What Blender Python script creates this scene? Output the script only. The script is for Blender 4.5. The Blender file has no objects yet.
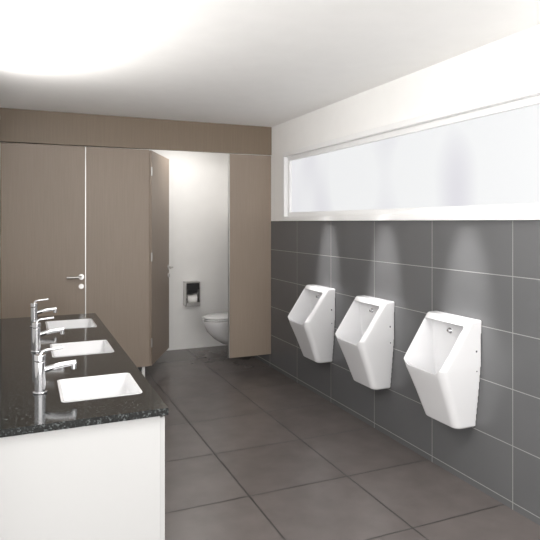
import bpy, bmesh, math
from mathutils import Vector, Matrix
sc=bpy.context.scene
sc.view_settings.view_transform='Standard'
sc.view_settings.look='None'

# ---------------- materials ----------------
def newmat(name):
    m=bpy.data.materials.new(name); m.use_nodes=True
    nt=m.node_tree; b=nt.nodes['Principled BSDF']
    return m,nt,b
def simple(name,col,rough=.5,metal=0,coat=0,noise=0,nscale=8):
    m,nt,b=newmat(name)
    b.inputs['Base Color'].default_value=(*col,1)
    b.inputs['Roughness'].default_value=rough
    b.inputs['Metallic'].default_value=metal
    b.inputs['Coat Weight'].default_value=coat
    if noise:
        tc=nt.nodes.new('ShaderNodeTexCoord'); n=nt.nodes.new('ShaderNodeTexNoise')
        n.inputs['Scale'].default_value=nscale
        nt.links.new(tc.outputs['Object'],n.inputs['Vector'])
        r=nt.nodes.new('ShaderNodeValToRGB')
        r.color_ramp.elements[0].position=.3; r.color_ramp.elements[1].position=.7
        r.color_ramp.elements[0].color=(*[c*(1-noise) for c in col],1)
        r.color_ramp.elements[1].color=(*[min(1,c*(1+noise)) for c in col],1)
        nt.links.new(n.outputs['Fac'],r.inputs['Fac']); nt.links.new(r.outputs['Color'],b.inputs['Base Color'])
    return m
def M(nt,op,a,b=None):
    n=nt.nodes.new('ShaderNodeMath'); n.operation=op
    for i,v in enumerate((a,b)):
        if v is None: continue
        if isinstance(v,(int,float)): n.inputs[i].default_value=v
        else: nt.links.new(v,n.inputs[i])
    return n.outputs[0]
def tile(name,ax,size,off,grout,col,gcol,rough,var=.06,cloud=.1,cscale=3):
    m,nt,b=newmat(name)
    tc=nt.nodes.new('ShaderNodeTexCoord'); sp=nt.nodes.new('ShaderNodeSeparateXYZ')
    nt.links.new(tc.outputs['Object'],sp.inputs[0])
    ms=[];cells=[]
    for a,s,o in zip(ax,size,off):
        u=M(nt,'DIVIDE',M(nt,'SUBTRACT',sp.outputs[a],o),s)
        f=M(nt,'FRACT',u); cells.append(M(nt,'FLOOR',u))
        d=M(nt,'MULTIPLY',M(nt,'MINIMUM',f,M(nt,'SUBTRACT',1.0,f)),s)
        ms.append(d)
    d=M(nt,'MINIMUM',ms[0],ms[1])
    mask=M(nt,'LESS_THAN',d,grout/2)
    cb=nt.nodes.new('ShaderNodeCombineXYZ')
    nt.links.new(cells[0],cb.inputs[0]); nt.links.new(cells[1],cb.inputs[1])
    wn=nt.nodes.new('ShaderNodeTexWhiteNoise'); nt.links.new(cb.outputs[0],wn.inputs['Vector'])
    no=nt.nodes.new('ShaderNodeTexNoise'); no.inputs['Scale'].default_value=cscale; no.inputs['Detail'].default_value=8
    nt.links.new(tc.outputs['Object'],no.inputs['Vector'])
    v=M(nt,'ADD',1-var/2-cloud,M(nt,'ADD',M(nt,'MULTIPLY',wn.outputs['Value'],var),M(nt,'MULTIPLY',no.outputs['Fac'],2*cloud)))
    vm=nt.nodes.new('ShaderNodeVectorMath'); vm.operation='SCALE'; vm.inputs[0].default_value=col
    nt.links.new(v,vm.inputs['Scale'])
    mx=nt.nodes.new('ShaderNodeMix'); mx.data_type='RGBA'
    nt.links.new(mask,mx.inputs[0]); nt.links.new(vm.outputs[0],mx.inputs[6]); mx.inputs[7].default_value=(*gcol,1)
    nt.links.new(mx.outputs[2],b.inputs['Base Color'])
    nt.links.new(M(nt,'ADD',rough,M(nt,'MULTIPLY',mask,.4)),b.inputs['Roughness'])
    bp=nt.nodes.new('ShaderNodeBump'); bp.inputs['Distance'].default_value=.002; bp.inputs['Strength'].default_value=.5
    nt.links.new(M(nt,'SUBTRACT',1.0,mask),bp.inputs['Height']); nt.links.new(bp.outputs[0],b.inputs['Normal'])
    return m
def wood(name,c1,c2,rough=.45):
    m,nt,b=newmat(name)
    tc=nt.nodes.new('ShaderNodeTexCoord'); mp=nt.nodes.new('ShaderNodeMapping')
    mp.inputs['Scale'].default_value=(60,60,2.2)
    nt.links.new(tc.outputs['Object'],mp.inputs[0])
    n=nt.nodes.new('ShaderNodeTexNoise'); n.inputs['Scale'].default_value=1.5; n.inputs['Detail'].default_value=6
    nt.links.new(mp.outputs[0],n.inputs['Vector'])
    r=nt.nodes.new('ShaderNodeValToRGB')
    r.color_ramp.elements[0].position=.3; r.color_ramp.elements[1].position=.7
    r.color_ramp.elements[0].color=(*c1,1); r.color_ramp.elements[1].color=(*c2,1)
    nt.links.new(n.outputs['Fac'],r.inputs['Fac']); nt.links.new(r.outputs['Color'],b.inputs['Base Color'])
    b.inputs['Roughness'].default_value=rough
    return m
def granite():
    m,nt,b=newmat('black_granite')
    tc=nt.nodes.new('ShaderNodeTexCoord')
    v=nt.nodes.new('ShaderNodeTexVoronoi'); v.inputs['Scale'].default_value=210
    n=nt.nodes.new('ShaderNodeTexNoise'); n.inputs['Scale'].default_value=90; n.inputs['Detail'].default_value=4
    nt.links.new(tc.outputs['Object'],v.inputs['Vector']); nt.links.new(tc.outputs['Object'],n.inputs['Vector'])
    sp=nt.nodes.new('ShaderNodeSeparateColor'); nt.links.new(v.outputs['Color'],sp.inputs[0])
    f=M(nt,'MULTIPLY',sp.outputs[0],n.outputs['Fac'])
    r=nt.nodes.new('ShaderNodeValToRGB')
    e=r.color_ramp.elements
    e[0].position=.2; e[0].color=(.005,.006,.006,1)
    e[1].position=.55; e[1].color=(.085,.095,.095,1)
    k=e.new(.4); k.color=(.014,.016,.016,1)
    nt.links.new(f,r.inputs['Fac']); nt.links.new(r.outputs['Color'],b.inputs['Base Color'])
    b.inputs['Roughness'].default_value=.1
    return m
def frosted():
    m,nt,b=newmat('glowing_frosted_glass')
    tc=nt.nodes.new('ShaderNodeTexCoord'); mp=nt.nodes.new('ShaderNodeMapping')
    mp.inputs['Scale'].default_value=(1,1.1,.5); mp.inputs['Location'].default_value=(0,.35,0); nt.links.new(tc.outputs['Object'],mp.inputs[0])
    n=nt.nodes.new('ShaderNodeTexNoise'); n.inputs['Scale'].default_value=1.3; n.inputs['Detail'].default_value=1
    nt.links.new(mp.outputs[0],n.inputs['Vector'])
    r=nt.nodes.new('ShaderNodeValToRGB')
    e=r.color_ramp.elements
    e[0].position=.33; e[0].color=(.66,.65,.71,1); e[1].position=.5; e[1].color=(.85,.86,.87,1)
    nt.links.new(n.outputs['Fac'],r.inputs['Fac'])
    nt.links.new(r.outputs['Color'],b.inputs['Emission Color'])
    b.inputs['Emission Strength'].default_value=.94  # pane glows by itself in place of daylight, lavender blotches included
    b.inputs['Base Color'].default_value=(.06,.06,.06,1); b.inputs['Roughness'].default_value=.5
    return m
CER=simple('white_ceramic',(.80,.80,.81),.12,coat=.3)
CERU=simple('urinal_ceramic',(.70,.70,.715),.12,coat=.3)
CHR=simple('chrome',(.75,.75,.77),.12,1)
STEEL=simple('brushed_steel',(.55,.54,.53),.3,1)
WHITE=simple('white_wall_paint',(.88,.875,.865),.6,noise=.01)
CEIL=simple('ceiling_paint',(.93,.925,.915),.7,noise=.01)
FRAME=simple('window_frame_white',(.85,.85,.85),.35)
DARK=simple('dark_plastic',(.02,.02,.022),.35)
CAB=simple('white_lacquer',(.45,.45,.45),.35)
PAPER=simple('toilet_paper',(.85,.84,.82),.9)
DIVM=simple('white_laminate',(.8,.79,.77),.4)
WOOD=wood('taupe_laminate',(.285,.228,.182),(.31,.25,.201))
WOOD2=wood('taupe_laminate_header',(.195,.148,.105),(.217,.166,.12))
GRAN=granite(); FROST=frosted()
WT=tile('grey_wall_tile',(1,2),(.63,.29),(.3,.037),.0045,(.116,.117,.121),(.27,.27,.27),.27,var=.05,cloud=.06)
FT=tile('brown_floor_tile',(0,1),(.61,.61),(.5,5.3-6.1),.008,(.116,.102,.098),(.026,.023,.022),.27,var=.12,cloud=.22,cscale=6)

# ---------------- helpers ----------------
def link(ob,parent=None):
    sc.collection.objects.link(ob)
    if parent: ob.parent=parent
    return ob
def empty(name,loc=(0,0,0)):
    e=bpy.data.objects.new(name,None); e.location=loc; e.empty_display_size=.1
    return link(e)
def mesh(name,verts,faces,mat,parent=None,smooth=False,bevel=0,seg=2):
    me=bpy.data.meshes.new(name); me.from_pydata([tuple(v) for v in verts],[],faces)
    bm=bmesh.new(); bm.from_mesh(me); bmesh.ops.recalc_face_normals(bm,faces=bm.faces); bm.to_mesh(me); bm.free()
    if smooth:
        for p in me.polygons: p.use_smooth=True
    me.materials.append(mat)
    ob=link(bpy.data.objects.new(name,me),parent)
    if bevel:
        md=ob.modifiers.new('b','BEVEL'); md.width=bevel; md.segments=seg; md.limit_method='ANGLE'
    return ob
BF=[(0,1,3,2),(4,6,7,5),(0,4,5,1),(2,3,7,6),(0,2,6,4),(1,5,7,3)]
def box(name,x0,x1,y0,y1,z0,z1,mat,parent=None,bevel=0):
    v=[(x,y,z) for x in (x0,x1) for y in (y0,y1) for z in (z0,z1)]
    return mesh(name,v,BF,mat,parent,bevel=bevel)
def multibox(name,bs,mat,parent=None,bevel=0):
    V=[];F=[]
    for (x0,x1,y0,y1,z0,z1) in bs:
        k=len(V)
        V+=[(x,y,z) for x in (x0,x1) for y in (y0,y1) for z in (z0,z1)]
        F+=[tuple(i+k for i in f) for f in BF]
    return mesh(name,V,F,mat,parent,bevel=bevel)
def loft(name,secs,mat,parent=None,smooth=True,caps=True):
    n=len(secs[0]); V=[p for s in secs for p in s]; F=[]
    for i in range(len(secs)-1):
        for j in range(n):
            a=i*n+j; b=i*n+(j+1)%n
            F.append((a,b,b+n,a+n))
    if caps:
        F.append(tuple(range(n))); F.append(tuple(range((len(secs)-1)*n,len(secs)*n)))
    ob=mesh(name,V,F,mat,parent,smooth)
    return ob
def autosmooth(ob,ang=35):
    me=ob.data
    bm=bmesh.new(); bm.from_mesh(me)
    for e in bm.edges:
        if len(e.link_faces)==2 and e.calc_face_angle(0)>math.radians(ang): e.smooth=False
    bm.to_mesh(me); bm.free()
def cyl(name,p0,p1,r,mat,parent=None,r2=None,n=24,bevel=0):
    p0=Vector(p0);p1=Vector(p1); d=(p1-p0).normalized()
    u=d.orthogonal().normalized(); w=d.cross(u)
    r2=r if r2 is None else r2
    secs=[[p+(u*math.cos(2*math.pi*i/n)+w*math.sin(2*math.pi*i/n))*rr for i in range(n)] for p,rr in ((p0,r),(p1,r2))]
    ob=loft(name,secs,mat,parent); autosmooth(ob)
    if bevel:
        md=ob.modifiers.new('b','BEVEL'); md.width=bevel; md.segments=2; md.limit_method='ANGLE'
    return ob
def rrect(cx,cy,wx,wy,r,z,n=6):
    P=[]
    for k,(sx,sy) in enumerate(((1,1),(-1,1),(-1,-1),(1,-1))):
        for i in range(n+1):
            a=math.pi/2*k+math.pi/2*i/n
            P.append((cx+sx*(wx/2-r)+r*math.cos(a),cy+sy*(wy/2-r)+r*math.sin(a),z))
    return P
def bake(ob):
    dg=bpy.context.evaluated_depsgraph_get(); dg.update()
    me=bpy.data.meshes.new_from_object(ob.evaluated_get(dg))
    ob.modifiers.clear(); ob.data=me
    return ob
def tube(name,pts,r,mat,parent=None):
    cu=bpy.data.curves.new(name,'CURVE'); cu.dimensions='3D'; cu.bevel_depth=r; cu.bevel_resolution=5; cu.use_fill_caps=True
    s=cu.splines.new('BEZIER'); s.bezier_points.add(len(pts)-1)
    for b,p in zip(s.bezier_points,pts):
        b.co=p; b.handle_left_type='AUTO'; b.handle_right_type='AUTO'
    cu.materials.append(mat)
    return link(bpy.data.objects.new(name,cu),parent)

XR=2.3; YB=5.31; YE=6.47; H=2.44; XL=-.21; YN=-.6; T=.15; XN=-1.5
# ---------------- room shell (walls behind the camera left out to let world light in) ----------------
box('floor',XN,XR+T,YN,YE+T,-.1,0,FT)
box('ceiling',XN,XR+T,YN,YE+T,H,H+.1,CEIL)
wr=empty('wall_right')
box('tiled_lower',XR,XR+T,YN,YE,0,1.487,WT,wr)
box('far_pier',XR,XR+T,4.998,YE,1.487,H,WHITE,wr)
box('head',XR,XR+T,.2,4.998,2.144,H,WHITE,wr)
box('near_pier',XR,XR+T,YN,.2,1.487,H,WHITE,wr)
box('wall_back',XL-T,XR+T,YE,YE+T,0,H,WHITE)
box('wall_left',XL-T,XL,1.9,YE,0,H,WHITE)

# ---------------- window ----------------
w=empty('window_1')
def frame(name,x0,x1,y0,y1,z0,z1,b,mat,bev):
    multibox(name,[(x0,x1,y0,y1,z0,z0+b),(x0,x1,y0,y1,z1-b,z1),(x0,x1,y0,y0+b,z0+b,z1-b),(x0,x1,y1-b,y1,z0+b,z1-b)],mat,w,bev)
frame('outer_frame',XR-.02,XR+.12,.2,4.998,1.487,2.144,.042,FRAME,.004)
frame('sash',XR+.02,XR+.07,.242,4.956,1.529,2.102,.04,FRAME,.004)
box('pane',XR+.045,XR+.055,.28,4.918,1.567,2.064,FROST,w)

# ---------------- cubicle partition ----------------
Z0=.134; Z1=2.15; th=.03
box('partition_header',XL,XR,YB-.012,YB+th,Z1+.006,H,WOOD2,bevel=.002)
def handle(parent,x,y,z,sx,side):
    cyl('rosette',(x,y,z),(x,y+side*.008,z),.025,STEEL,parent)
    cyl('neck',(x,y+side*.008,z),(x,y+side*.05,z),.009,STEEL,parent)
    tube('lever',[(x,y+side*.048,z),(x+sx*.03,y+side*.05,z),(x+sx*.125,y+side*.05,z)],.009,STEEL,parent)
    cyl('lock_rose',(x,y,z-.085),(x,y+side*.008,z-.085),.022,STEEL,parent)
    box('thumb_turn',x-.004,x+.004,min(y,y+side*.02),max(y,y+side*.02),z-.1,z-.07,STEEL,parent)
d1=empty('door_1')
box('leaf',XL+.02,.492,YB,YB+th,Z0,Z1,WOOD,d1,.002)
handle(d1,.46,YB,.99,-1,-1)
p=empty('partition_panel')
box('panel',.50,1.062,YB,YB+th,Z0,Z1,WOOD,p,.002)
box('edge_profile',.493,.4995,YB-.004,YB+th,Z0,Z1,STEEL,p)
for xx in (.56,): 
    cyl('leg',(xx,YB+.06,0),(xx,YB+.06,Z0+.03),.012,STEEL,p); box('leg_bracket',xx-.015,xx+.015,YB+th,YB+.07,Z0+.01,Z0+.05,STEEL,p)
p=empty('partition_panel')
box('panel',1.852,XR-.001,YB,YB+th,Z0,Z1,WOOD,p,.002)
box('edge_profile',1.846,1.852,YB-.003,YB+th+.003,Z0,Z1,STEEL,p)
box('partition_divider',1.0,1.03,YB+th+.002,YE-.001,0.0,Z1,DIVM,None,.001)
box('partition_divider',.50,.53,YB+th+.1,YE-.001,0.0,Z1,DIVM,None,.001)
# open door
d2=empty('door_2',(1.072,YB+.012,0))
box('leaf',0,.765,-.015,.015,Z0,Z1-.004,WOOD,d2,.002)
for zz in (.35,1.15,1.95):
    cyl('hinge',(-.006,-.018,zz-.04),(-.006,-.018,zz+.04),.008,STEEL,d2)
handle(d2,.71,-.015,1.0,-1,-1)
cyl('inner_knob_neck',(.71,.015,1.0),(.71,.045,1.0),.009,DARK,d2); cyl('inner_knob',(.71,.04,1.0),(.71,.065,1.0),.022,DARK,d2,bevel=.004)
d2.rotation_euler=(0,0,math.radians(64.6))

# ---------------- toilet ----------------
t=empty('wall_hung_toilet',(XR-.001,5.93,0))
def dsec(z,L,W,x0=0,n=20):
    P=[(x0,-W/2,z)]
    rx=min(W*.62,L-.02-0)
    for i in range(n+1):
        a=-math.pi/2+math.pi*i/n
        P.append((-(L-rx)-rx*math.cos(a),W/2*math.sin(a),z))
    P.append((x0,W/2,z)); return P
loft('bowl',[dsec(.13,.26,.17),dsec(.145,.31,.21),dsec(.2,.40,.26),dsec(.28,.48,.32),dsec(.36,.52,.35),dsec(.40,.53,.36),dsec(.41,.525,.355),dsec(.408,.49,.30,-.06),dsec(.33,.44,.24,-.12),dsec(.24,.36,.14,-.18)],CER,t)
loft('seat',[dsec(.414,.528,.36,-.07),dsec(.419,.535,.37,-.07),dsec(.428,.535,.37,-.07),dsec(.43,.525,.36,-.07)],CER,t)
loft('lid',[dsec(.436,.525,.36,-.07),dsec(.441,.53,.366,-.07),dsec(.451,.528,.36,-.07),dsec(.457,.49,.33,-.08)],CER,t)
cyl('hinge',(-.085,-.1,.43),(-.085,.1,.43),.012,CHR,t)
box('flush_plate',-.012,0,-.12,.12,.95,1.1,STEEL,t,.003)

# ---------------- toilet paper dispenser ----------------
t=empty('toilet_paper_dispenser',(1.77,YE-.001,.65))
multibox('housing',[(-.084,.084,-.012,0,-.14,.14),(-.084,-.076,-.13,-.012,-.14,.14),(.076,.084,-.13,-.012,-.14,.14),(-.076,.076,-.13,-.012,.125,.14),(-.076,.076,-.13,-.012,-.14,-.13)],STEEL,t,.002)
box('front_cover',-.076,.076,-.128,-.118,.055,.124,DARK,t,.002)
cyl('roll_upper',(-.06,-.065,.045),(.06,-.065,.045),.05,DARK,t)
cyl('roll_lower',(-.055,-.068,-.065),(.055,-.068,-.065),.052,PAPER,t)
cyl('spindle',(-.076,-.068,-.065),(.076,-.068,-.065),.012,DARK,t)
box('front_lip',-.076,.076,-.134,-.126,-.135,-.095,STEEL,t,.002)

# ---------------- urinals ----------------
def usec(z,w,d0,d1,r,n=8):
    P=[(-d0,-w/2,z)]
    for i in range(n+1):
        a=-math.pi/2+math.pi/2*i/n
        P.append((-(d1-r)-r*math.cos(a),-w/2+r+r*math.sin(a),z))
    for i in range(n+1):
        a=math.pi/2*i/n
        P.append((-(d1-r)-r*math.cos(a),w/2-r+r*math.sin(a),z))
    P.append((-d0,w/2,z)); return P
body=loft('urinal_mesh',[usec(.333,.25,0,.12,.035),usec(.345,.28,0,.14,.04),usec(.5,.32,0,.20,.045),usec(.63,.35,0,.255,.045),usec(.68,.36,0,.272,.045),usec(.93,.372,0,.095,.04),usec(.94,.367,0,.087,.04)],CERU)
cut=loft('cut',[usec(.45,.16,.055,.12,.03),usec(.52,.25,.045,.165,.045),usec(.62,.295,.04,.218,.045),usec(.70,.312,.045,.32,.045),usec(.905,.325,.06,.34,.045)],CERU)
md=body.modifiers.new('bo','BOOLEAN'); md.object=cut; md.operation='DIFFERENCE'; md.solver='EXACT'
md=body.modifiers.new('r','REMESH'); md.mode='VOXEL'; md.voxel_size=.0045; md.use_smooth_shade=True
md=body.modifiers.new('s','SMOOTH'); md.factor=.5; md.iterations=6
bake(body); bpy.data.objects.remove(cut)
ume=body.data; bpy.data.objects.remove(body)
for p_ in ume.polygons: p_.use_smooth=True
UY=(2.59,3.39,4.19)
for yc in UY:
    u=empty('urinal',(XR-.001,yc,0))
    link(bpy.data.objects.new('bowl',ume),u)
    cyl('flush_spreader',(-.045,0,.855),(-.075,0,.855),.010,CHR,u,bevel=.003)
    cyl('spreader_collar',(-.045,0,.855),(-.06,0,.855),.016,CHR,u)
    cyl('drain',(-.11,0,.451),(-.11,0,.458),.03,CHR,u)
    cyl('fixing_cap',(-.035,-.168,.77),(-.035,-.184,.77),.006,CHR,u)
    cyl('fixing_cap',(-.03,-.16,.66),(-.03,-.181,.66),.004,CHR,u)

# ---------------- vanity ----------------
ZC=.80; SX=(.125,.43); SY=[2.43,3.205,3.985]; SW=.335
van=empty('vanity_counter')
XC=XL+.001
top=box('granite_top',XC,.48,2.05,4.4,ZC-.026,ZC,GRAN,van)
scx=(SX[0]+SX[1])/2; sdx=SX[1]-SX[0]
cs=[]
for yc in SY:
    c=loft('basin_cutter',[rrect(scx,yc,sdx-.01,SW-.01,.02,ZC-.1),rrect(scx,yc,sdx-.01,SW-.01,.02,ZC+.1)],GRAN)
    m=top.modifiers.new('b','BOOLEAN'); m.object=c; m.solver='EXACT'; cs.append(c)
bake(top)
for o in cs: bpy.data.objects.remove(o)
multibox('cabinet',[(XC,.455,2.07,2.09,.12,ZC-.026),(XC,.455,4.36,4.38,.12,ZC-.026),(.435,.455,2.09,4.36,.12,ZC-.026),(XC,.435,2.09,4.36,.12,.14)],CAB,van)
box('plinth',XC,.40,2.11,4.34,0,.12,DARK,van)
for i in range(3):
    box('drawer_front',.455,.473,2.075+i*.77,2.075+i*.77+.762,.15,.76,CAB,van,.002)
for yc in SY:
    s=empty('sink_basin',(scx,yc,ZC))
    f=lambda a,b,r,z: rrect(0,0,a,b,r,z)
    secs=[f(sdx-.08,SW-.08,.03,-.125),f(sdx-.02,SW-.02,.02,-.1),f(sdx-.014,SW-.014,.02,-.031),f(sdx-.012,SW-.012,.02,-.003),f(sdx,SW,.022,.0005),f(sdx-.001,SW-.001,.022,.002),
          f(sdx-.018,SW-.018,.018,.002),f(sdx-.022,SW-.022,.018,0),f(sdx-.035,SW-.035,.02,-.05),f(sdx-.05,SW-.05,.03,-.08),f(sdx-.1,SW-.1,.04,-.095),f(.05,.05,.024,-.1)]
    ob=loft('bowl',secs,CERU,s); autosmooth(ob,50)
    cyl('drain_plug',(0,0,-.101),(0,0,-.094),.028,CHR,s,bevel=.002)
    fa=empty('faucet',(.055,yc,ZC))
    cyl('base',(0,0,0),(0,0,.008),.027,CHR,fa,bevel=.002)
    cyl('body',(0,0,.008),(0,0,.125),.0205,CHR,fa,bevel=.002)
    cyl('cartridge_cap',(0,0,.127),(0,0,.152),.0215,CHR,fa,bevel=.003)
    tube('spout',[(.01,0,.088),(.07,0,.102),(.135,0,.108)],.0115,CHR,fa)
    cyl('aerator',(.127,0,.107),(.127,0,.083),.0115,CHR,fa)
    tube('lever',[(0,0,.15),(0.01,0,.163),(.045,0,.169),(.085,0,.173)],.0055,CHR,fa)

# ---------------- lights ----------------
def fill_lamp(name,x,y,sx,sy,P,z=H,col=(1,.975,.94)):
    e=empty('unseen_fill_panel',(x,y,z))
    multibox('trim',[(-sx/2-.02,sx/2+.02,-sy/2-.02,-sy/2,-.012,0),(-sx/2-.02,sx/2+.02,sy/2,sy/2+.02,-.012,0),(-sx/2-.02,-sx/2,-sy/2,sy/2,-.012,0),(sx/2,sx/2+.02,-sy/2,sy/2,-.012,0)],FRAME,e)
    l=bpy.data.lights.new('fill_panel','AREA'); l.shape='RECTANGLE'; l.size=sx; l.size_y=sy; l.energy=P; l.color=col
    o=bpy.data.objects.new('fill_panel',l); o.location=(0,0,-.008); link(o,e)
fill_lamp('fill_panel',1.45,1.1,1.2,.6,42)  # unseen panel behind the camera, added to brighten the room
fill_lamp('fill_panel',1.6,5.85,.5,.5,9)  # unseen panel put in to give the cubicle its bright interior
# unseen strip added above the vanity to brighten the ceiling and the opposite wall
wlp=empty('added_wall_strip',(XL+.001,2.95,2.12))
box('housing',0,.07,-.85,.85,-.03,.0,FRAME,wlp,.004)
l=bpy.data.lights.new('fill_strip','AREA'); l.shape='RECTANGLE'; l.size=.07; l.size_y=1.68; l.energy=32; l.color=(1,.98,.95)
o=bpy.data.objects.new('fill_strip',l); o.location=(.05,0,.012)
o.rotation_euler=(0,math.radians(-118),0); link(o,wlp)
# ceiling spots washing the tiles behind each urinal
for yc in UY:
    l=bpy.data.lights.new('ceiling_spotlight','SPOT'); l.energy=230; l.spot_size=math.radians(19); l.spot_blend=1; l.shadow_soft_size=.03; l.color=(1,.98,.96)
    o=bpy.data.objects.new('ceiling_spotlight',l); o.location=(1.75,yc-.1,H-.02)
    o.rotation_euler=Vector((XR-1.75,.03,1.07-H)).to_track_quat('-Z','Y').to_euler(); link(o)
wd=bpy.data.worlds.new('World'); sc.world=wd; wd.use_nodes=True
wd.node_tree.nodes['Background'].inputs[0].default_value=(1,.985,.96,1); wd.node_tree.nodes['Background'].inputs[1].default_value=3.4

# ---------------- camera ----------------
cd=bpy.data.cameras.new('camera'); cd.sensor_width=36; cd.lens=569/540*36; cd.shift_y=-48/540; cd.clip_start=.02
co=bpy.data.objects.new('camera',cd); co.location=(0,0,1.477); co.rotation_euler=(math.pi/2,0,-math.radians(23.3)); link(co)
sc.camera=co
